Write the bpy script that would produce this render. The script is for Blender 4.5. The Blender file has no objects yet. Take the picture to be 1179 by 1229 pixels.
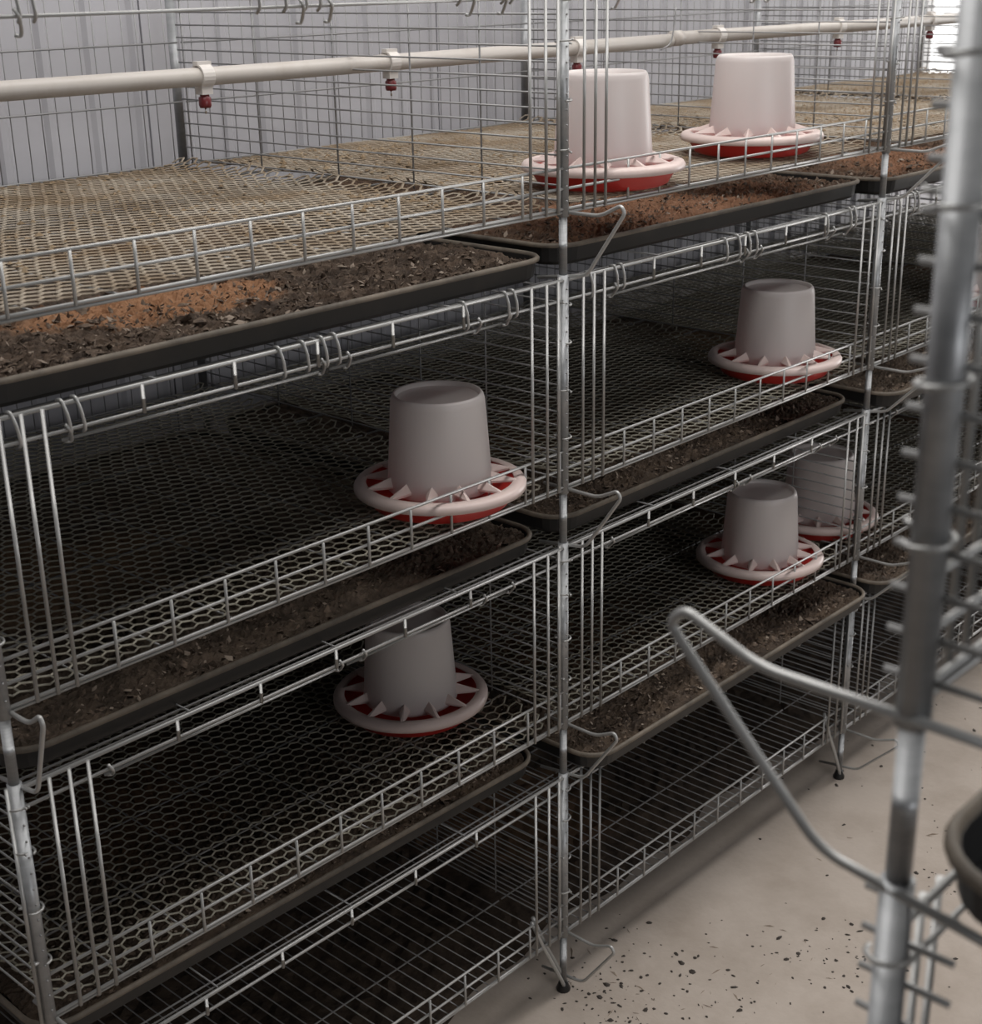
import bpy, math, random
import numpy as np
from mathutils import Matrix, Vector

random.seed(7)
rng = np.random.default_rng(7)
S = bpy.context.scene
COL = S.collection

# ------------------------------------------------------------------ camera
cam = bpy.data.cameras.new('camera')
cam_o = bpy.data.objects.new('camera', cam)
COL.objects.link(cam_o)
RX = Vector((0.6763, -0.7364, -0.0177)); RY = Vector((-0.2675, -0.2231, -0.9374)); RZ = Vector((0.6864, 0.6387, -0.3479))
m = Matrix.Identity(4)
for i in range(3):
    m[i][0] = RX[i]; m[i][1] = -RY[i]; m[i][2] = -RZ[i]
m[0][3], m[1][3], m[2][3] = -1.6992, -1.4165, 1.7683
cam_o.matrix_world = m
cam.sensor_fit = 'HORIZONTAL'; cam.sensor_width = 36.0
cam.lens = 1737.2 / 1179 * 36
cam.clip_start = 0.02; cam.clip_end = 100
cam.dof.use_dof = True; cam.dof.focus_distance = 2.3; cam.dof.aperture_fstop = 11.0
S.camera = cam_o

# ------------------------------------------------------------------ world, lights, exposure
W = bpy.data.worlds.new('world'); S.world = W; W.use_nodes = True
bg = W.node_tree.nodes['Background']
bg.inputs[0].default_value = (0.90, 0.93, 1.0, 1); bg.inputs[1].default_value = 0.025

def area(name, loc, target, sx, sy, power, col):
    l = bpy.data.lights.new(name, 'AREA'); l.shape = 'RECTANGLE'; l.size = sx; l.size_y = sy
    l.energy = power; l.color = col
    o = bpy.data.objects.new(name, l); COL.objects.link(o)
    o.location = loc
    o.rotation_euler = (Vector(target) - Vector(loc)).to_track_quat('-Z', 'Y').to_euler()
    o['kind'] = 'helper'
    return o
area('window_daylight', (3.95, 0.97, 1.95), (2.8, -1.4, 1.5), 1.6, 0.9, 20, (1.0, 0.98, 0.96))
area('far_doorway_daylight', (6.5, -0.65, 1.25), (0.0, -0.6, 0.9), 0.8, 2.1, 68, (1.0, 0.98, 0.97))
area('roof_skylight', (1.3, -0.25, 3.2), (1.3, -0.3, 0.0), 6.0, 1.3, 102, (1.0, 0.97, 0.94))
area('camera_side_fill', (-0.8, -4.6, 2.1), (-0.3, 0.0, 1.2), 2.6, 1.3, 44, (0.98, 0.98, 1.0))  # added unseen fill lamp, brightens the sides that face the camera
S.view_settings.view_transform = 'Standard'; S.view_settings.look = 'None'
S.view_settings.exposure = 0.0; S.view_settings.gamma = 1.0
S.view_settings.use_curve_mapping = False

# ------------------------------------------------------------------ dimensions (bay width 1 m)
T = [1.435, 0.9905, 0.5606, 0.1315]          # floor level of each tier
TOP = [1.771, 1.3265, 0.8844, 0.4524]        # top of each tier
DEPTH = 0.943
NBAY = 4

# ------------------------------------------------------------------ materials
def mat(name, base, rough=0.5, metal=0.0, noise=None, bump=None, coat=0.0, spec=0.5):
    """noise=(scale, second colour, amount-ramp lo, hi); bump=(scale, strength)"""
    M = bpy.data.materials.new(name); M.use_nodes = True
    nt = M.node_tree; b = nt.nodes['Principled BSDF']
    b.inputs['Base Color'].default_value = (*base, 1); b.inputs['Roughness'].default_value = rough
    b.inputs['Metallic'].default_value = metal; b.inputs['Specular IOR Level'].default_value = spec
    tc = nt.nodes.new('ShaderNodeTexCoord')
    if noise:
        n = nt.nodes.new('ShaderNodeTexNoise'); n.inputs['Scale'].default_value = noise[0]
        n.inputs['Detail'].default_value = 6; n.inputs['Roughness'].default_value = 0.65
        nt.links.new(tc.outputs['Object'], n.inputs['Vector'])
        r = nt.nodes.new('ShaderNodeValToRGB')
        r.color_ramp.elements[0].position = noise[2]; r.color_ramp.elements[1].position = noise[3]
        r.color_ramp.elements[0].color = (*base, 1); r.color_ramp.elements[1].color = (*noise[1], 1)
        nt.links.new(n.outputs['Fac'], r.inputs['Fac'])
        nt.links.new(r.outputs['Color'], b.inputs['Base Color'])
    if bump:
        n2 = nt.nodes.new('ShaderNodeTexNoise'); n2.inputs['Scale'].default_value = bump[0]; n2.inputs['Detail'].default_value = 5
        nt.links.new(tc.outputs['Object'], n2.inputs['Vector'])
        bp = nt.nodes.new('ShaderNodeBump'); bp.inputs['Strength'].default_value = bump[1]; bp.inputs['Distance'].default_value = 0.004
        nt.links.new(n2.outputs['Fac'], bp.inputs['Height']); nt.links.new(bp.outputs['Normal'], b.inputs['Normal'])
    return M

M_WIRE = mat('galvanised_wire', (0.47, 0.47, 0.46), 0.40, 0.45)
M_POST = mat('galvanised_post', (0.45, 0.46, 0.47), 0.42, 0.4, noise=(30, (0.36, 0.37, 0.38), 0.35, 0.65))
M_DULL = mat('dull_mesh_wire', (0.33, 0.33, 0.33), 0.5, 0.4)
M_NET_T = mat('dusty_tan_net', (0.37, 0.32, 0.255), 0.75, noise=(6, (0.22, 0.16, 0.10), 0.38, 0.62))
M_NET_G = mat('grey_net', (0.34, 0.32, 0.26), 0.65, noise=(11, (0.22, 0.20, 0.15), 0.4, 0.7))
M_TRAY = mat('black_tray_plastic', (0.013, 0.013, 0.013), 0.45, noise=(7, (0.035, 0.03, 0.025), 0.5, 0.8))
M_RIM = mat('dusty_tray_rim', (0.10, 0.085, 0.068), 0.6, noise=(14, (0.24, 0.20, 0.155), 0.35, 0.7))
M_RED = mat('red_plastic', (0.56, 0.035, 0.028), 0.35)
M_RING = mat('pale_pink_plastic', (0.74, 0.60, 0.56), 0.38)
M_PIPE = mat('cream_pipe', (0.56, 0.52, 0.48), 0.45, noise=(12, (0.46, 0.41, 0.36), 0.5, 0.8))
M_CLIP = mat('white_plastic_clip', (0.72, 0.68, 0.64), 0.45)
M_NIP = mat('dark_red_plastic', (0.16, 0.022, 0.026), 0.35)
M_PIN = mat('steel_pin', (0.7, 0.7, 0.7), 0.25, 1.0)
M_WALL = mat('pale_grey_sheet', (0.52, 0.515, 0.545), 0.5, noise=(2.5, (0.46, 0.455, 0.485), 0.4, 0.7))
M_SEAM = mat('wall_batten', (0.30, 0.30, 0.32), 0.6)
M_FRAME = mat('white_window_frame', (0.72, 0.72, 0.72), 0.5)
M_FLOOR = mat('dusty_concrete', (0.52, 0.45, 0.39), 0.85, noise=(5, (0.41, 0.345, 0.29), 0.42, 0.72), bump=(60, 0.25))
M_CRUMB = mat('dark_crumb', (0.055, 0.045, 0.038), 0.9)
M_STRAW = mat('pale_shaving', (0.36, 0.29, 0.23), 0.8)
M_FLAKE = mat('litter_flake', (0.20, 0.145, 0.105), 0.85, noise=(60, (0.06, 0.042, 0.03), 0.4, 0.6))

def litter_mat(name, dark, mid, patch, centre, radius):
    """droppings: mottled brown, with one patch of orange sawdust"""
    M = mat(name, dark, 0.95, noise=(26, mid, 0.36, 0.68), bump=(120, 0.9))
    nt = M.node_tree; b = nt.nodes['Principled BSDF']; N = nt.nodes.new
    src = b.inputs['Base Color'].links[0].from_socket
    tc = N('ShaderNodeTexCoord'); mp = N('ShaderNodeMapping')
    mp.inputs['Location'].default_value = (-centre[0] / radius[0], -centre[1] / radius[1], 0)
    mp.inputs['Scale'].default_value = (1 / radius[0], 1 / radius[1], 0)
    nt.links.new(tc.outputs['Object'], mp.inputs['Vector'])
    ln = N('ShaderNodeVectorMath'); ln.operation = 'LENGTH'; nt.links.new(mp.outputs[0], ln.inputs[0])
    nz = N('ShaderNodeTexNoise'); nz.inputs['Scale'].default_value = 9; nz.inputs['Detail'].default_value = 8
    nt.links.new(tc.outputs['Object'], nz.inputs['Vector'])
    ad = N('ShaderNodeMath'); ad.operation = 'MULTIPLY_ADD'; ad.inputs[1].default_value = 1.9
    nt.links.new(nz.outputs['Fac'], ad.inputs[0]); nt.links.new(ln.outputs['Value'], ad.inputs[2])
    rp = N('ShaderNodeValToRGB'); rp.color_ramp.elements[0].position = 0.80; rp.color_ramp.elements[1].position = 1.0
    dv = N('ShaderNodeMath'); dv.operation = 'MULTIPLY'; dv.inputs[1].default_value = 0.5
    nt.links.new(ad.outputs[0], dv.inputs[0]); nt.links.new(dv.outputs[0], rp.inputs['Fac'])
    mx = N('ShaderNodeMix'); mx.data_type = 'RGBA'
    nt.links.new(rp.outputs['Color'], mx.inputs['Factor'])
    mx.inputs['A'].default_value = (*patch, 1); nt.links.new(src, mx.inputs['B'])
    nt.links.new(mx.outputs['Result'], b.inputs['Base Color'])
    return M
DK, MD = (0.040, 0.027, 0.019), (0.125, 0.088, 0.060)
M_LIT = {
    (0, 0): litter_mat('litter_with_sawdust', DK, (0.15, 0.105, 0.075), (0.36, 0.19, 0.10), (0.40, 0.22), (0.22, 0.10)),
    (0, 1): litter_mat('litter_reddish', (0.06, 0.034, 0.022), (0.17, 0.105, 0.066), (0.27, 0.14, 0.08), (0.45, 0.10), (0.40, 0.2)),
    'tan': litter_mat('litter_tan', (0.055, 0.040, 0.028), (0.15, 0.11, 0.08), (0.22, 0.14, 0.08), (0.3, 0.5), (0.25, 0.2)),
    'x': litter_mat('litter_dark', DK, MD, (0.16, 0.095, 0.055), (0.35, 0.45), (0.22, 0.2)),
}

def drum_mat():
    M = bpy.data.materials.new('milky_plastic'); M.use_nodes = True
    nt = M.node_tree; b = nt.nodes['Principled BSDF']
    b.inputs['Base Color'].default_value = (0.86, 0.81, 0.79, 1); b.inputs['Roughness'].default_value = 0.38
    tr = nt.nodes.new('ShaderNodeBsdfTranslucent'); tr.inputs['Color'].default_value = (0.80, 0.74, 0.72, 1)
    mx = nt.nodes.new('ShaderNodeMixShader'); mx.inputs[0].default_value = 0.30
    nt.links.new(b.outputs[0], mx.inputs[1]); nt.links.new(tr.outputs[0], mx.inputs[2])
    nt.links.new(mx.outputs[0], nt.nodes['Material Output'].inputs['Surface'])
    return M
M_DRUM = drum_mat()

def pane_mat():
    M = bpy.data.materials.new('bright_window_pane'); M.use_nodes = True
    nt = M.node_tree; e = nt.nodes.new('ShaderNodeEmission')
    e.inputs[0].default_value = (1, 0.99, 0.98, 1); e.inputs[1].default_value = 2.2
    nt.links.new(e.outputs[0], nt.nodes['Material Output'].inputs['Surface'])
    return M
M_PANE = pane_mat()

# ------------------------------------------------------------------ mesh helpers
def mesh(name, v, f, mats, smooth=False, mi=None):
    me = bpy.data.meshes.new(name)
    me.from_pydata([tuple(map(float, p)) for p in v], [], f)
    for k in (mats if isinstance(mats, (list, tuple)) else [mats]): me.materials.append(k)
    if smooth: me.polygons.foreach_set('use_smooth', [True] * len(me.polygons))
    if mi is not None: me.polygons.foreach_set('material_index', mi)
    me.update(); return me

def link(name, data, parent=None, loc=(0, 0, 0), rot=(0, 0, 0), scale=(1, 1, 1), **props):
    o = bpy.data.objects.new(name, data); COL.objects.link(o)
    if parent is not None: o.parent = parent
    o.location = loc; o.rotation_euler = rot; o.scale = scale
    for k, v in props.items(): o[k] = v
    return o

def thing(name, loc, label, category, group=None, rot=(0, 0, 0)):
    o = link(name, None, None, loc, rot); o.empty_display_size = 0.05
    o['label'] = label; o['category'] = category
    if group: o['group'] = group
    return o

def tubes(lines, sides=6):
    """lines: [(points, radius)] -> verts, faces (capped tubes)"""
    V, F = [], []
    for pts, r in lines:
        P = [np.array(p, float) for p in pts]
        n = len(P); b0 = len(V)
        t0 = P[1] - P[0]; t0 /= np.linalg.norm(t0)
        ref = np.array([0, 0, 1.0]) if abs(t0[2]) < 0.9 else np.array([1.0, 0, 0])
        u = np.cross(t0, ref); u /= np.linalg.norm(u)
        for i in range(n):
            if i == 0: t = P[1] - P[0]
            elif i == n - 1: t = P[-1] - P[-2]
            else:
                a = P[i] - P[i - 1]; c = P[i + 1] - P[i]
                t = a / np.linalg.norm(a) + c / np.linalg.norm(c)
            t = t / np.linalg.norm(t)
            u = u - t * u.dot(t); u /= np.linalg.norm(u); w = np.cross(t, u)
            rr = r[i] if isinstance(r, (list, tuple)) else r
            for k in range(sides):
                a = 2 * math.pi * k / sides
                V.append(P[i] + rr * (math.cos(a) * u + math.sin(a) * w))
        for i in range(n - 1):
            for k in range(sides):
                k2 = (k + 1) % sides
                F.append((b0 + i * sides + k, b0 + i * sides + k2, b0 + (i + 1) * sides + k2, b0 + (i + 1) * sides + k))
        F.append(tuple(b0 + k for k in reversed(range(sides))))
        F.append(tuple(b0 + (n - 1) * sides + k for k in range(sides)))
    return V, F

def tube_mesh(name, lines, mt, sides=6, smooth=True):
    v, f = tubes(lines, sides); return mesh(name, v, f, mt, smooth)

def box(x0, x1, y0, y1, z0, z1):
    v = [(x, y, z) for x in (x0, x1) for y in (y0, y1) for z in (z0, z1)]
    f = [(0, 1, 3, 2), (4, 6, 7, 5), (0, 4, 5, 1), (2, 3, 7, 6), (0, 2, 6, 4), (1, 5, 7, 3)]
    return v, f

def joined(parts):
    V, F = [], []
    for v, f in parts:
        b = len(V); V += list(v); F += [tuple(b + i for i in q) for q in f]
    return V, F

def lathe(profile, seg=40, close=False):
    V, F = [], []
    for r, z in profile:
        for k in range(seg):
            a = 2 * math.pi * k / seg; V.append((r * math.cos(a), r * math.sin(a), z))
    n = len(profile)
    for i in range(n if close else n - 1):
        j = (i + 1) % n
        for k in range(seg):
            k2 = (k + 1) % seg
            F.append((i * seg + k, i * seg + k2, j * seg + k2, j * seg + k))
    return V, F

def bend(pts, r=0.008, n=5):
    """round the corners of a polyline"""
    P = [np.array(p, float) for p in pts]; out = [P[0]]
    for i in range(1, len(P) - 1):
        a, b, c = P[i - 1], P[i], P[i + 1]
        da = (a - b); db = (c - b); la = np.linalg.norm(da); lb = np.linalg.norm(db)
        d = min(r, 0.45 * la, 0.45 * lb)
        p0 = b + da / la * d; p2 = b + db / lb * d
        for k in range(n + 1):
            t = k / n; out.append((1 - t) ** 2 * p0 + 2 * t * (1 - t) * b + t * t * p2)
    out.append(P[-1]); return out

# ------------------------------------------------------------------ the building
WALL_Y = 1.02
v, f = box(-4, 8, -4.5, WALL_Y, -0.08, 0.0)
floor = link('floor', mesh('floor', v, f, M_FLOOR), kind='structure', label='dusty beige concrete floor strewn with crumbs', category='floor')

# back wall: ribbed sheets, each a panel of its own, with a window opening
wall = link('wall_back', None, kind='structure', label='pale grey ribbed sheet wall behind the cages', category='wall')
WX0, WX1, WZ0, WZ1 = 3.12, 4.82, 1.28, 2.40
def sheet(x0, x1, z0, z1):
    """a sheet with small vertical ribs"""
    V, F = [], []; n = max(2, round((x1 - x0) / 0.1)); xs = []
    for i in range(n):
        a = x0 + (x1 - x0) * i / n; w = (x1 - x0) / n
        xs += [(a, 0), (a + w * 0.72, 0), (a + w * 0.80, 0.007), (a + w * 0.92, 0.007)]
    xs.append((x1, 0))
    for x, d in xs: V += [(x, WALL_Y - d, z0), (x, WALL_Y - d, z1)]
    for i in range(len(xs) - 1): F.append((2 * i, 2 * i + 2, 2 * i + 3, 2 * i + 1))
    b = len(V)
    V += [(x0, WALL_Y + 0.03, z0), (x1, WALL_Y + 0.03, z0), (x1, WALL_Y + 0.03, z1), (x0, WALL_Y + 0.03, z1)]
    F += [(b + 3, b + 2, b + 1, b), (0, b, b + 1, b - 2), (b - 1, b + 2, b + 3, 1), (1, b + 3, b, 0), (b - 2, b + 1, b + 2, b - 1)]
    return V, F
edges = [-4 + 0.795 * i for i in range(10)] + [WX0]
for a, b_ in zip(edges[:-1], edges[1:]):
    v, f = sheet(a, b_ - 0.004, 0, 3.2); link('wall_sheet', mesh('wall_sheet', v, f, M_WALL), wall)
for z0, z1 in ((0, WZ0), (WZ1, 3.2)):
    for a, b_ in ((WX0, WX0 + 0.9), (WX0 + 0.9, WX1)):
        v, f = sheet(a, b_ - 0.004, z0, z1); link('wall_sheet', mesh('wall_sheet', v, f, M_WALL), wall)
v, f = sheet(WX1, 8, 0, 3.2); link('wall_sheet', mesh('wall_sheet', v, f, M_WALL), wall)
win = link('window_1', None, kind='structure', label='bright daylit window in the far wall', category='window')
fr = [box(WX0, WX1, WALL_Y - 0.02, WALL_Y + 0.04, WZ0, WZ0 + 0.05), box(WX0, WX1, WALL_Y - 0.02, WALL_Y + 0.04, WZ1 - 0.05, WZ1)]
for x in (WX0, WX1 - 0.05, (WX0 + WX1) / 2 - 0.025): fr.append(box(x, x + 0.05, WALL_Y - 0.015, WALL_Y + 0.035, WZ0 + 0.05, WZ1 - 0.05))
v, f = joined(fr); link('window_frame', mesh('window_frame', v, f, M_FRAME), win)
for a, b_ in ((WX0 + 0.05, (WX0 + WX1) / 2 - 0.025), ((WX0 + WX1) / 2 + 0.025, WX1 - 0.05)):
    v, f = box(a, b_, WALL_Y + 0.005, WALL_Y + 0.012, WZ0 + 0.05, WZ1 - 0.05)
    link('window_pane', mesh('window_pane', v, f, M_PANE), win)

# ------------------------------------------------------------------ cage parts (shared meshes)
R_MAIN, R_BAR, R_MESH = 0.0023, 0.0025, 0.0015
ME_BAR = tube_mesh('front_bar', [([(0, 0, 0), (0, 0, 1)], R_BAR)], M_WIRE)
ME_PICK = tube_mesh('picket', [([(0, 0, 0), (0, 0, 0.061)], 0.0021)], M_WIRE)
ME_RAIL = tube_mesh('rail', [([(0.0, 0, 0), (1.0, 0, 0)], R_MAIN)], M_WIRE)
ME_RAIL2 = tube_mesh('double_rail', [([(0.0, 0, 0), (1.0, 0, 0)], 0.0024), ([(0.0, 0.001, -0.0052), (1.0, 0.001, -0.0052)], 0.0024)], M_WIRE)
ME_TOPR = tube_mesh('top_rail', [([(0.0, 0, 0), (1.0, 0, 0)], 0.0030)], M_WIRE)
ME_HOOK = tube_mesh('door_hook', [(bend([(0, 0.006, 0.004), (0, -0.004, 0.006), (0.004, -0.007, -0.012), (0.008, -0.005, -0.034), (0.011, 0.006, -0.040)], 0.006), 0.0021)], M_WIRE)
ME_EYE = tube_mesh('hinge_eye', [(bend([(0, -0.003, 0.008), (0.004, -0.006, 0.0), (0.014, 0.010, -0.014), (0.016, 0.016, -0.020), (0.010, 0.018, -0.019)], 0.004), 0.0022)], M_WIRE)
ME_ROD = tube_mesh('door_rod', [([(0.0, 0, 0), (1.0, 0, 0)], 0.0021)], M_WIRE)

def panel_side(h, y1=DEPTH, verts=(0.012, 0.171, 0.325, 0.51, 0.72, 0.93), y0=-0.006, r=R_MESH):
    L = []
    z = 0.012
    while z < h - 0.004:
        L.append(([(0, y0, z), (0, y1, z)], r)); z += 0.0222
    for y in verts:
        if y < y1: L.append(([(0.0025, y, 0.004), (0.0025, y, h)], 0.0016))
    return L
def panel_back(h):
    L = []
    for i in range(1, 33): L.append(([(i * 0.0303, DEPTH, 0.004), (i * 0.0303, DEPTH, h)], 0.0011))
    for z in (0.004, 0.118, 0.225, h): L.append(([(0.004, DEPTH - 0.003, z), (0.996, DEPTH - 0.003, z)], 0.0017))
    return L
def grid_floor(dense):
    L = []; n = 40 if dense else 9
    for i in range(1, n): L.append(([(i / n, 0.0, -0.004), (i / n, DEPTH, -0.004)], 0.0014 if dense else 0.0017))
    for y in (0.16, 0.32, 0.48, 0.64, 0.80, DEPTH): L.append(([(0.004, y, -0.008), (0.996, y, -0.008)], 0.002))
    return L
def grid_roof(h):
    L = []
    for i in range(1, 4): L.append(([(i / 4, 0.004, h + 0.001), (i / 4, DEPTH, h + 0.001)], 0.0015))
    for y in (0.012, 0.024, 0.3, 0.6, DEPTH): L.append(([(0.004, y, h - 0.003), (0.996, y, h - 0.003)], 0.0018))
    return L
CM = []
for t in range(4):
    h = TOP[t] - T[t]
    CM.append(dict(h=h, side=tube_mesh('side_panel', panel_side(h), M_DULL, 5), back=tube_mesh('back_panel', panel_back(h), M_DULL, 4),
                   floor=tube_mesh('floor_grid', grid_floor(t == 3), M_DULL, 4), roof=tube_mesh('roof_grid', grid_roof(h), M_DULL, 4)))

TIER = ['top tier', 'second tier', 'third tier', 'bottom tier']
SECOND = [0.034, 0.031, 0.0255, 0.024]
def cage(t, loc, rot, label, group, left_panel=False, full=True, right_mesh=None, dh=0.0, bars=(0.040, 0.067, 0.093, 0.917, 0.952, 0.979)):
    c = thing('brooder_cage', loc, label, 'cage', group, rot)
    cm = CM[t]; h = cm['h'] - dh
    link('bottom_rail', ME_RAIL2, c)
    for z in (0.030, 0.060): link('fence_rail', ME_RAIL, c, (0, 0.0, z))
    for i in range(12): link('picket', ME_PICK, c, (0.068 + 0.0832 * i, -0.003, -0.002))
    link('top_rail', ME_TOPR, c, (0, 0, h))
    link('second_rail', ME_RAIL, c, (0, 0, h - SECOND[t]))
    for x in (0.225, 0.36, 0.495, 0.63, 0.77) if t else (): link('top_picket', ME_BAR, c, (x, -0.003, h - SECOND[t] - 0.003), scale=(1, 1, SECOND[t] + 0.004))
    for x in bars: link('front_bar', ME_BAR, c, (x, -0.004, -0.005), scale=(1, 1, h + 0.006))
    if t < 3:
        zr = h - SECOND[t] - 0.016
        for a, b_ in ((0.125, 0.51), (0.53, 0.87)) if t else ():
            link('door_rod', ME_ROD, c, (a, 0.016, zr), scale=(b_ - a, 1, 1))
        if t < 2:
            for x in (0.055, 0.118, 0.136, 0.43, 0.47, 0.502, 0.524, 0.77, 0.858, 0.876): link('door_hook', ME_HOOK, c, (x, 0, h))
        for x in (0.120, 0.500, 0.545, 0.80, 0.865): link('hinge_eye', ME_EYE, c, (x, 0, h - SECOND[t]))
    link('side_panel', right_mesh or cm['side'], c, (0.998, 0, 0), kind='stuff')
    if left_panel: link('side_panel', cm['side'], c, (0.0, 0, 0), kind='stuff')
    if full:
        link('back_panel', cm['back'], c, kind='stuff')
        link('floor_grid', cm['floor'], c, kind='stuff')
    if not dh: link('roof_grid', cm['roof'], c, kind='stuff')
    return c

# posts -------------------------------------------------------------
ME_UP = tube_mesh('upright', [([(0, 0, 0), (0, 0, 1)], 0.0088)], M_POST, 14)
ME_UP2 = tube_mesh('upright_wire', [([(0.0, 0, 0), (0.0, 0, 1)], 0.0026)], M_WIRE, 6)
ME_GAP = tube_mesh('spacer_tube', [([(0, 0, 0), (0, 0, 1)], 0.0066)], M_POST, 14)
ring = [(0.0118 * math.cos(a), 0.0118 * math.sin(a), 0.0025 * math.sin(a * 0.5)) for a in np.linspace(-2.6, 2.9, 15)]
ME_RINGC = tube_mesh('clip', [(ring + [(-0.016, 0.006, 0.004)], 0.0017)], M_WIRE, 5)
def bracket_mesh(out, drop):
    p = [(0.006, 0.012, -0.004), (0.006, -out * 0.62, -0.007), (0.006, -out, 0.010), (0.006, -out * 0.96, 0.002), (0.006, -0.035, -drop), (0.006, 0.010, -drop - 0.004)]
    p = [(0.006, 0.05, -0.006), (0.006, -out * 0.60, -0.006), (0.006, -out * 0.97, 0.013), (0.006, -out * 1.04, 0.002), (0.006, -0.038, -drop + 0.008), (0.006, 0.06, -drop - 0.006)]
    return tube_mesh('trough_bracket', [(bend(p, 0.014, 6), 0.0029)], M_WIRE, 10)
ME_BR = bracket_mesh(0.105, 0.106)
ME_BR2 = bracket_mesh(0.132, 0.106)
ME_BR0 = bracket_mesh(0.070, 0.106)
brace_pts = bend([(-0.088, 0.003, 0.196), (-0.060, 0.0, 0.128), (-0.012, -0.002, 0.030), (0.0, 0.0, 0.004)], 0.02)
ME_BRACE = tube_mesh('foot_brace', [(brace_pts, 0.0036), ([(p[0] + 0.012, p[1] + 0.008, p[2]) for p in brace_pts], 0.0036)], M_WIRE, 8)
ME_FOOT = mesh('foot', *lathe([(0, 0), (0.013, 0), (0.0135, 0.004), (0.010, 0.012), (0.008, 0.02), (0, 0.02)], 14), M_TRAY, True)

def post(loc, rot, label, group, front=True, brk=ME_BR, brace=True, tiers=range(4), ext=0.0):
    p = thing('cage_post', loc, label, 'post', group, rot)
    for t in range(4):
        h = TOP[t] - T[t]
        link('upright', ME_UP, p, (0, 0.004, T[t] - 0.012), scale=(1, 1, h + 0.02))
        if front:
            link('upright_wire', ME_UP2, p, (-0.0115, 0.002, T[t] - 0.008), scale=(1, 1, h + 0.014))
            for q in (0.085, 0.16, 0.24, 0.30):
                link('clip', ME_RINGC, p, (0, 0.003, T[t] + q), rot=(0, 0, 0.5 * ((t * 7 + int(q * 100)) % 5)))
            link('trough_bracket', brk, p, (0, 0, T[t]))
        z0 = TOP[t + 1] + 0.008 if t < 3 else 0.012
        link('spacer_tube', ME_GAP, p, (0, 0.004, z0), scale=(1, 1, T[t] - 0.012 - z0))
    link('foot', ME_FOOT, p, (0, 0.004, 0))
    if front and brace: link('foot_brace', ME_BRACE, p)
    return p

# ------------------------------------------------------------------ nets
def hexnet(seed, thick=0.0016):
    g = np.random.default_rng(seed); pit = 0.0232; a = pit / math.sqrt(3)
    rows = int(0.925 / (pit * 0.8660)); cols = int(0.97 / pit)
    ph = g.uniform(0, 6.28, 8)
    def wob(x, y):
        return (x + 0.0022 * np.sin(9 * y + ph[0]) + 0.0012 * np.sin(23 * x + 17 * y + ph[1]),
                y + 0.0020 * np.sin(11 * x + ph[2]) + 0.0012 * np.sin(19 * y - 21 * x + ph[3]),
                0.0018 + 0.0022 * (1 + np.sin(8 * x + 5 * y + ph[4])) * 0.5 + 0.0018 * (1 + np.sin(17 * y - 9 * x + ph[5])) * 0.5
                + 0.020 * np.exp(-((0.975 - x) / 0.018)) * (0.4 + 0.6 * np.sin(16 * y + ph[6]) ** 2) + 0.012 * np.exp(-((x - 0.012) / 0.018)) * (0.4 + 0.6 * np.sin(13 * y + ph[7]) ** 2))
    V, F = [], []
    for j in range(rows):
        for i in range(cols):
            cx = 0.014 + pit * (i + 0.5 * (j % 2) + 0.25); cy = 0.012 + pit * 0.866 * (j + 0.5)
            # hexagon corners pointing +-y ; three edges per cell
            c = [(cx + a * math.sin(k * math.pi / 3), cy + a * math.cos(k * math.pi / 3)) for k in range(6)]
            es = [(0, 1), (1, 2), (2, 3)]
            if i == 0: es += [(4, 5), (5, 0), (3, 4)]
            elif j == 0: es += [(3, 4)]
            for p, q in es:
                p0 = np.array(wob(*c[p])); p1 = np.array(wob(*c[q])); d = p1 - p0; L = np.hypot(d[0], d[1])
                n = np.array([-d[1], d[0], 0]) / L * thick; up = np.array([0, 0, 0.0015])
                e = d / L * thick * 0.5; b = len(V)
                V += [p0 - e + n, p0 - e + up, p0 - e - n, p1 + e + n, p1 + e + up, p1 + e - n]
                V += [p0 - e - up, p1 + e - up]
                F += [(b, b + 3, b + 4, b + 1), (b + 1, b + 4, b + 5, b + 2), (b + 2, b + 5, b + 7, b + 6), (b + 6, b + 7, b + 3, b)]
    return V, F
nets = [hexnet(s, th) for s in (3, 5) for th in (0.0022, 0.0016)]
ME_NET = {}
for i, (v, f) in enumerate(nets):
    ME_NET[('G' if i % 2 else 'T', i // 2)] = mesh('net', v, f, M_NET_G if i % 2 else M_NET_T)

# ------------------------------------------------------------------ trays and litter
TW, TD, TR = 0.972, 0.93, 0.055
def rrect(w, d, r, n=7):
    P = []
    for cx, cy, a0 in ((w - r, r, -90), (w - r, d - r, 0), (r, d - r, 90), (r, r, 180)):
        for k in range(n):
            a = math.radians(a0 + 90 * k / (n - 1)); P.append((cx + r * math.cos(a), cy + r * math.sin(a)))
    return P
def ringloft(rings, cap=True):
    V, F = [], []; n = None
    for off, z in rings:
        P = rrect(TW - 2 * off, TD - 2 * off, max(0.008, TR - off)); n = len(P)
        V += [(x + off, y + off, z) for x, y in P]
    for i in range(len(rings) - 1):
        for k in range(n):
            k2 = (k + 1) % n; F.append((i * n + k, i * n + k2, (i + 1) * n + k2, (i + 1) * n + k))
    if cap: F.append(tuple(reversed(range(n)))); F.append(tuple((len(rings) - 1) * n + k for k in range(n)))
    return V, F
TH = 0.034
ME_TRAY = mesh('tray_body', *ringloft([(0.016, 0), (0.009, 0.006), (0.005, TH - 0.003), (0.0085, TH - 0.003), (0.012, 0.006), (0.018, 0.003)]), M_TRAY)
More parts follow.
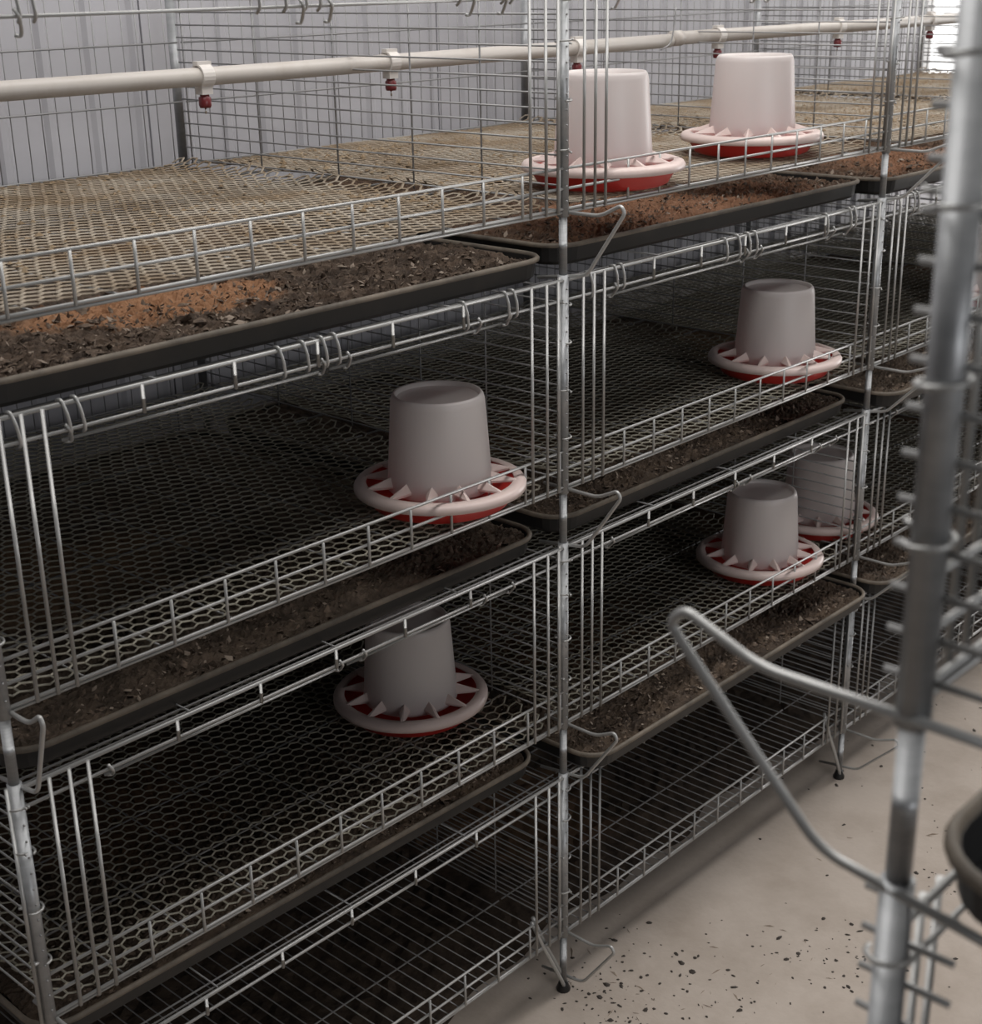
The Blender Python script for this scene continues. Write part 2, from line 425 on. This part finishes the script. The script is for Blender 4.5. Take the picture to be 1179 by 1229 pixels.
ME_TRIM = mesh('tray_rim', *ringloft([(0.0055, TH - 0.006), (0.0005, TH - 0.005), (0.0, TH - 0.001), (0.0025, TH + 0.002), (0.006, TH + 0.0015), (0.0082, TH - 0.003), (0.0055, TH - 0.006)], False), M_RIM, True)
def litter(seed, mt, level=0.027, nx=150, ny=110, flakes=1500):
    g = np.random.default_rng(seed); x0 = 0.0125
    xs = np.linspace(x0, TW - x0, nx); ys = np.concatenate([np.linspace(x0, 0.30, ny * 2 // 3), np.linspace(0.31, TD - x0, ny - ny * 2 // 3)])
    X, Y = np.meshgrid(xs, ys)
    # pull the corners in along the tray's rounded outline
    r = TR - x0
    for cx, cy, sx, sy in ((x0 + r, x0 + r, -1, -1), (TW - x0 - r, x0 + r, 1, -1), (x0 + r, TD - x0 - r, -1, 1), (TW - x0 - r, TD - x0 - r, 1, 1)):
        dx = (X - cx) * sx; dy = (Y - cy) * sy; m_ = (dx > 0) & (dy > 0)
        mx = np.maximum(dx, dy); L = np.hypot(dx, dy) + 1e-9; k = np.where(m_, mx / L, 1)
        X = np.where(m_, cx + sx * dx * k, X); Y = np.where(m_, cy + sy * dy * k, Y)
    Z = np.zeros_like(X)
    for s, amp in ((9, 0.0035), (23, 0.003), (55, 0.0028)):
        for _ in range(5):
            a = g.uniform(0, 6.28); p = g.uniform(0, 6.28); q = s * g.uniform(0.7, 1.4)
            Z += amp / 2.2 * np.sin(q * (math.cos(a) * X + math.sin(a) * Y) + p)
    Z += g.normal(0, 0.0024, Z.shape)
    Z = np.clip(level + Z, 0.006, TH + 0.012)
    e = np.minimum.reduce([X - x0, TW - x0 - X, Y - x0, TD - x0 - Y]); Z = np.where(e < 0.012, np.minimum(Z, TH - 0.004), Z)
    V = np.stack([X, Y, Z], -1).reshape(-1, 3).tolist(); F = []; MI = []
    for j in range(ny - 1):
        for i in range(nx - 1):
            b = j * nx + i; F.append((b, b + 1, b + nx + 1, b + nx)); MI.append(0)
    for _ in range(flakes):
        fx = g.uniform(0.03, TW - 0.03); fy = 0.022 + abs(g.normal(0, 0.17)); 
        if fy > TD - 0.05: continue
        j = int(np.argmin(abs(ys - fy))); i = int(np.argmin(abs(xs - fx))); z = Z[j, i] + 0.001
        L = float(np.clip(g.lognormal(-5.75, 0.45), 0.0014, 0.0085)); w = L * g.uniform(0.45, 0.95); hh = L * g.uniform(0.15, 0.4); a = g.uniform(0, 6.28); tz = g.normal(0, 0.003)
        ca, sa = math.cos(a), math.sin(a); b = len(V)
        for px, py, pz in ((-L, 0, -tz), (0, -w, 0), (L, 0, tz), (0, w, 0), (0.1 * L, 0.1 * w, hh), (0, 0, -hh)):
            V.append([fx + ca * px - sa * py, fy + sa * px + ca * py, z + pz])
        if _ % 9 == 0:
            sc_ = g.uniform(1.3, 2.0)
            for q in range(b, b + 6): V[q] = [fx + (V[q][0] - fx) * sc_, fy + (V[q][1] - fy) * sc_, z + (V[q][2] - z) * sc_ * 0.8]
        for q in ((0, 1, 4), (1, 2, 4), (2, 3, 4), (3, 0, 4), (1, 0, 5), (2, 1, 5), (3, 2, 5), (0, 3, 5)):
            F.append(tuple(b + k for k in q)); MI.append(2 if _ % 7 == 0 else 1)
    return mesh('litter', V, F, [mt, M_FLAKE, M_STRAW], False, MI)
ME_LIT = {(0, 0): litter(1, M_LIT[(0, 0)], 0.027, flakes=2600), (0, 1): litter(2, M_LIT[(0, 1)], 0.030), 'tan': litter(3, M_LIT['tan']), 'x': litter(4, M_LIT['x'], flakes=2000)}

BAYN = ['bay by the end post', 'second bay from the end', 'third bay from the end', 'far fourth bay']
def tray(t, bay, x, y, dz=0.0, lit='x', rot=0.0):
    """tray that lies on the roof of tier t, below tier t-1"""
    z = TOP[t] + 0.006 + dz
    where = ['', 'just below the top tier', 'just below the second tier', 'just below the third tier'][t]
    k = thing('dropping_tray', (x, y, z), 'black plastic dropping tray %s, %s' % (where, BAYN[bay]), 'tray', 'dropping trays of the long row', (0, 0, rot))
    link('tray_body', ME_TRAY, k); link('tray_rim', ME_TRIM, k)
    link('litter', ME_LIT[lit], None, (x, y, z), (0, 0, rot), kind='stuff', label='brown droppings and shavings in the tray %s, %s' % (where, BAYN[bay]), category='litter', group='litter in the dropping trays')

# ------------------------------------------------------------------ the long row
POSTN = ['at the near end of the long row', 'second from the near end of the long row', 'third from the near end of the long row', 'fourth of the long row', 'fifth of the long row']
NB = 4
for b in range(NB):
    for t in range(4):
        cage(t, (-1 + b, 0, T[t]), (0, 0, 0), 'galvanised wire cage of the %s, %s' % (TIER[t], BAYN[b]), 'stacked cages of the long row', left_panel=(b == 0), bars=(0.917, 0.952, 0.979) if (b, t) == (0, 0) else (0.040, 0.067, 0.093, 0.917, 0.952, 0.979))
for b in range(NB):
    if b < 4:
        post((-1 + b, 0, 0), (0, 0, 0), 'galvanised front post %s' % POSTN[b], 'front posts of the long row', brk=[ME_BR0, ME_BR, ME_BR2, ME_BR2][b], brace=b > 0)
    if b > 0:
        post((-1 + b, DEPTH + 0.012, 0), (0, 0, 0), 'galvanised rear post against the wall, %s' % POSTN[b], 'rear posts of the long row', front=False)
post((3, DEPTH + 0.012, 0), (0, 0, 0), 'farthest galvanised rear post against the grey wall', 'rear posts of the long row', front=False)
for b in range(NB):
    for t in range(3):
        me = ME_NET[('T' if t == 0 else 'G', (b + t) % 2)]
        link('hexagon_net_mat', me, None, (-1 + b, 0, T[t] - 0.001), kind='thing', category='net mat', group='plastic net mats on the cage floors',
             label='%s hexagon net on the %s floor, %s' % ('dusty tan' if t == 0 else 'grey', TIER[t], BAYN[b]))
tray(1, 0, -0.992, 0.004, 0, (0, 0)); tray(1, 1, 0.020, 0.030, 0.004, (0, 1)); tray(1, 2, 1.02, 0.01, 0, (0, 1))
tray(2, 0, -0.992, 0.024, -0.013, 'tan'); tray(2, 1, 0.012, 0.024, -0.004, 'x'); tray(2, 2, 1.02, -0.045, 0, 'tan')
tray(3, 0, -0.990, 0.052, 0, 'x', -0.02); tray(3, 1, 0.022, -0.052, 0, 'x', 0.0); tray(3, 2, 1.025, -0.06, 0, 'tan')
for t in (1, 2, 3): tray(t, 3, 2.02, 0.01, 0, 'x')

# ------------------------------------------------------------------ feeders
RO, RI = 0.134, 0.115; ZR = 0.036
pan_p = [(0, 0.0), (0.098, 0.0), (0.107, 0.004), (0.123, ZR - 0.006), (0.126, ZR), (0.121, ZR), (0.103, 0.008), (0.0, 0.006)]
ring_p = [(RO - 0.003, ZR - 0.011), (RO, ZR - 0.010), (RO + 0.0005, ZR - 0.003), (RO - 0.003, ZR + 0.002), (RO - 0.009, ZR + 0.004), (RI, ZR + 0.004), (RI, ZR + 0.001), (RO - 0.006, ZR - 0.001)]
H0, H1 = 0.032, 0.178
drum_p = [(0.081, H0 - 0.004), (0.082, H0), (0.0795, H0 + 0.030), (0.0725, H1 - 0.012), (0.0705, H1 - 0.004), (0.0675, H1), (0.0645, H1 - 0.001), (0.0625, H1 - 0.007)]
lid_p = [(0.0625, H1 - 0.007), (0.058, H1 - 0.009), (0.03, H1 - 0.0085), (0.0, H1 - 0.008)]
ME_PAN = mesh('pan', *lathe(pan_p, 48), M_RED, True)
ME_FRING = mesh('grill_ring', *lathe(ring_p, 48, True), M_RING, True)
ME_DRUM = mesh('drum', *lathe(drum_p, 48), M_DRUM, True)
ME_LID = mesh('drum_top', *lathe(lid_p, 48), M_DRUM, True)
sp = [(0.078, -0.0095, ZR), (0.078, 0.0095, ZR), (RI + 0.004, 0.0028, ZR + 0.001), (RI + 0.004, -0.0028, ZR + 0.001),
      (0.078, -0.010, ZR + 0.004), (0.078, 0.010, ZR + 0.004), (RI + 0.004, 0.0025, ZR + 0.004), (RI + 0.004, -0.0025, ZR + 0.004), (0.079, 0, ZR + 0.017)]
ME_SPOKE = mesh('spoke', sp, [(0, 3, 2, 1), (0, 1, 5, 4), (1, 2, 6, 5), (2, 3, 7, 6), (3, 0, 4, 7), (4, 5, 8), (5, 6, 8), (6, 7, 8), (7, 4, 8)], M_RING)
def feeder(x, y, t, label, rz=0.0):
    f_ = thing('chick_feeder', (x, y, T[t] + 0.0075), label, 'feeder', 'red and white chick feeders', (0, 0, rz))
    link('pan', ME_PAN, f_); link('drum', ME_DRUM, f_); link('drum_top', ME_LID, f_)
    r_ = link('grill_ring', ME_FRING, f_)
    for k in range(12): link('spoke', ME_SPOKE, r_, rot=(0, 0, 2 * math.pi * k / 12))
    return f_
feeder(0.205, 0.090, 0, 'white drum feeder with red pan on the top tier, behind the tall wire post', 0.2)
feeder(0.715, 0.135, 0, 'white drum feeder with bright red pan, fully visible on the top tier', 0.5)
feeder(-0.196, 0.089, 1, 'largest milky drum feeder, alone on the second tier nearest the end', 0.1)
feeder(0.800, 0.112, 1, 'milky drum feeder on the second tier, close to the third post', 0.3)
feeder(1.705, 0.050, 1, 'pink feeder at the picture edge, half hidden by the thick foreground post', 0.3)
feeder(-0.150, 0.224, 2, 'shaded feeder on the third tier, its drum cut by the cage top wires', 0.15)
feeder(0.784, 0.114, 2, 'milky drum feeder on the third tier, left of its neighbour behind the post', 0.4)
feeder(1.085, 0.150, 2, 'feeder on the third tier seen through the side mesh behind the third post', 0.0)

# ------------------------------------------------------------------ water pipes with nipple drinkers
PY, PZ, PR = 0.47, 1.632, 0.0138
def pipe(x0, x1, zoff, label):
    p = thing('water_pipe', (x0, PY, PZ + zoff), label, 'pipe', 'water pipes above the top tier')
    L = x1 - x0
    link('tube', tube_mesh('tube', [([(0, 0, 0), (L * 0.5, 0, -0.002), (L, 0, 0)], PR)], M_PIPE, 20), p)
    return p
clip_v, clip_f = lathe([(PR + 0.0005, -0.011), (PR + 0.004, -0.011), (PR + 0.004, 0.011), (PR + 0.0005, 0.011)], 20, True)
clip_v = [(z, x, y) for x, y, z in clip_v]
bx = box(-0.010, 0.010, -0.009, 0.009, -PR - 0.013, -PR + 0.001); bt = box(-0.013, 0.013, -0.006, 0.006, PR + 0.002, PR + 0.008)
ME_SADDLE = mesh('saddle_clip', *joined([(clip_v, clip_f), bx, bt]), M_CLIP)
ME_CAP = mesh('nipple_cap', *lathe([(0.0, -0.019), (0.0085, -0.019), (0.0098, -0.015), (0.0098, -0.004), (0.0072, -0.002), (0.0072, 0.002), (0, 0.002)], 16), M_NIP, True)
ME_PIN = mesh('trigger_pin', *lathe([(0, -0.009), (0.0016, -0.009), (0.0016, 0.001), (0, 0.001)], 8), M_PIN, True)
p1 = pipe(-1.25, 0.905, 0, 'cream plastic water pipe above the nearer half of the top tier')
p2 = pipe(0.93, 2.6, 0.004, 'cream plastic water pipe continuing beyond the joint near the white feeders')
for p, xs in ((p1, (-0.30, 0.095, 0.60)), (p2, (1.085, 1.60, 2.08))):
    for x in xs:
        s = link('nipple_saddle', ME_SADDLE, p, (x - p.location.x, 0, -0.001))
        c = link('nipple_cap', ME_CAP, s, (0, 0, -PR - 0.014)); link('trigger_pin', ME_PIN, s, (0, 0, -PR - 0.033))
cap_v, cap_f = lathe([(0, 0), (PR + 0.002, 0), (PR + 0.002, 0.03), (PR + 0.0005, 0.03)], 20)
link('joint_sleeve', mesh('joint_sleeve', [(z, x, y) for x, y, z in cap_v], cap_f, M_PIPE, True), p2, (-0.015, 0, 0))
link('tie_wire', tube_mesh('tie_wire', [(bend([(0.0, -0.012, -0.016), (0.03, -0.016, -0.006), (0.042, -0.016, 0.04), (0.046, -0.014, 0.07)], 0.02), 0.0016)], M_DULL), p1, (p1.location.x * -1 + 0.86, 0, 0))

# ------------------------------------------------------------------ the opposite row: only its end corner is seen
FX, FY = -1.105, -1.137
R180 = (0, 0, math.pi)
fg = post((FX, FY, 0), R180, 'thick galvanised corner post standing in the foreground, with hooked bracket', 'posts of the opposite row', brk=bracket_mesh(0.132, 0.106), brace=False)
near_side = tube_mesh('side_panel', panel_side(TOP[0] - T[0], y0=-0.014, r=0.0021, verts=(0.3, 0.6, 0.93)), M_WIRE, 8)
short = tube_mesh('side_panel', [([(0, -0.014, z), (0, 0.037, z)], 0.0021) for z in np.arange(0.0105, 0.34, 0.0247)], M_WIRE, 8)
for t in range(4):
    cage(t, (FX + 1.0, FY, T[t]), R180, 'galvanised wire cage across the aisle, %s, beside the foreground post' % TIER[t], 'stacked cages across the aisle', full=False,
         right_mesh=[near_side, short, None, None][t], dh=0.032 if t == 1 else 0.0, bars=(0.040, 0.067, 0.093, 0.930, 0.950, 0.970))
k = thing('dropping_tray', (-0.160, FY - 0.018, TOP[1] + 0.006), 'black plastic tray across the aisle, its rounded corner beside the foreground post', 'tray', None, R180)
link('tray_body', ME_TRAY, k); link('tray_rim', ME_TRIM, k)

# ------------------------------------------------------------------ crumbs on the floor
def crumbs(n):
    V, F, MI = [], [], []; g = np.random.default_rng(11)
    cl = [(g.uniform(-0.2, 1.6), g.uniform(-0.75, 0.05)) for _ in range(14)] + [(0.05, -0.03), (0.35, -0.3), (0.15, -0.25), (0.02, -0.12)]
    for i in range(n):
        if i % 3: 
            cx, cy = cl[g.integers(len(cl))]; x = cx + g.normal(0, 0.06); y = cy + g.normal(0, 0.06)
        else: x = g.uniform(-0.6, 2.2); y = g.uniform(-1.0, 0.3)
        L = float(np.clip(g.lognormal(-5.75, 0.5), 0.0012, 0.0085)); st = g.uniform() < 0.15
        w = L * g.uniform(0.4, 0.9); h = L * g.uniform(0.3, 0.6)
        if st: w = L * 0.15; L *= 2.2
        a = g.uniform(0, 6.28); ca, sa = math.cos(a), math.sin(a); b = len(V)
        for k in range(6):
            q = k * math.pi / 3; rr = g.uniform(0.7, 1.15); px = L * rr * math.cos(q); py = w * rr * math.sin(q)
            V.append((x + ca * px - sa * py, y + sa * px + ca * py, 0.0003))
        V.append((x + 0.2 * L * g.normal(), y, h))
        for k in range(6): F.append((b + k, b + (k + 1) % 6, b + 6)); MI.append(1 if (g.uniform() < 0.0 or st) else 0)
    return mesh('crumbs', V, F, [M_CRUMB, M_STRAW], False, MI)
link('debris', crumbs(900), None, kind='stuff', label='dark crumbs and droppings scattered over the aisle floor', category='debris')

# brown dust and droppings caught on the top nets
def net_dust(n):
    V, F = [], []; g = np.random.default_rng(21)
    cl = [(g.uniform(-1, 2.6), g.uniform(0.25, 0.92), g.uniform(0.05, 0.2)) for _ in range(26)]
    for i in range(n):
        if i % 4: cx, cy, w = cl[g.integers(len(cl))]; x = cx + g.normal(0, w * 1.5); y = cy + g.normal(0, w * 0.7)
        else: x = g.uniform(-0.98, 2.9); y = g.uniform(0.05, 0.93)
        if not (-0.98 < x < 2.98 and 0.03 < y < 0.92): continue
        L = float(np.clip(g.lognormal(-5.6, 0.4), 0.002, 0.009)); a = g.uniform(0, 6.28); h = L * g.uniform(0.3, 0.7); b = len(V)
        for k in range(5):
            q = a + k * 1.2566; r_ = L * g.uniform(0.6, 1.2); V.append((x + r_ * math.cos(q), y + 0.8 * r_ * math.sin(q), T[0] + 0.0045))
        V.append((x, y, T[0] + 0.0045 + h))
        for k in range(5): F.append((b + k, b + (k + 1) % 5, b + 5))
    return mesh('net_dust', V, F, M_DUST)
M_DUST = mat('brown_dust', (0.21, 0.145, 0.085), 0.95, noise=(25, (0.30, 0.23, 0.15), 0.4, 0.65))
link('dust', net_dust(5200), None, kind='stuff', label='brown dust and droppings caught on the top tier nets', category='dust')

# added low, irregular dark layer on the ground: deepens shade under the bottom tier
def ground_shade(nx=170, ny=44):
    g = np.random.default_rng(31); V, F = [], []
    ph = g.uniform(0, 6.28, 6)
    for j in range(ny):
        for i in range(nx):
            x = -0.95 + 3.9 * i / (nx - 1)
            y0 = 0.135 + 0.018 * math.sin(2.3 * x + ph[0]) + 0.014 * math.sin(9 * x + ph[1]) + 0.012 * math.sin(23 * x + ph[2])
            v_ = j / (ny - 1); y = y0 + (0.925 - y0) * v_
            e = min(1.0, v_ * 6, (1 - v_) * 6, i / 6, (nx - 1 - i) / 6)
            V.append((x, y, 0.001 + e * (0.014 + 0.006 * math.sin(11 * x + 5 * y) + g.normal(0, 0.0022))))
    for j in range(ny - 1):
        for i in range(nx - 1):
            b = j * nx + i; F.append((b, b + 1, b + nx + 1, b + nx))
    return mesh('ground_shade', V, F, M_LIT['x'])
link('ground_shade_layer', ground_shade(), None, kind='stuff', label='added dark ground layer standing in for shade under the bottom tier', category='litter')
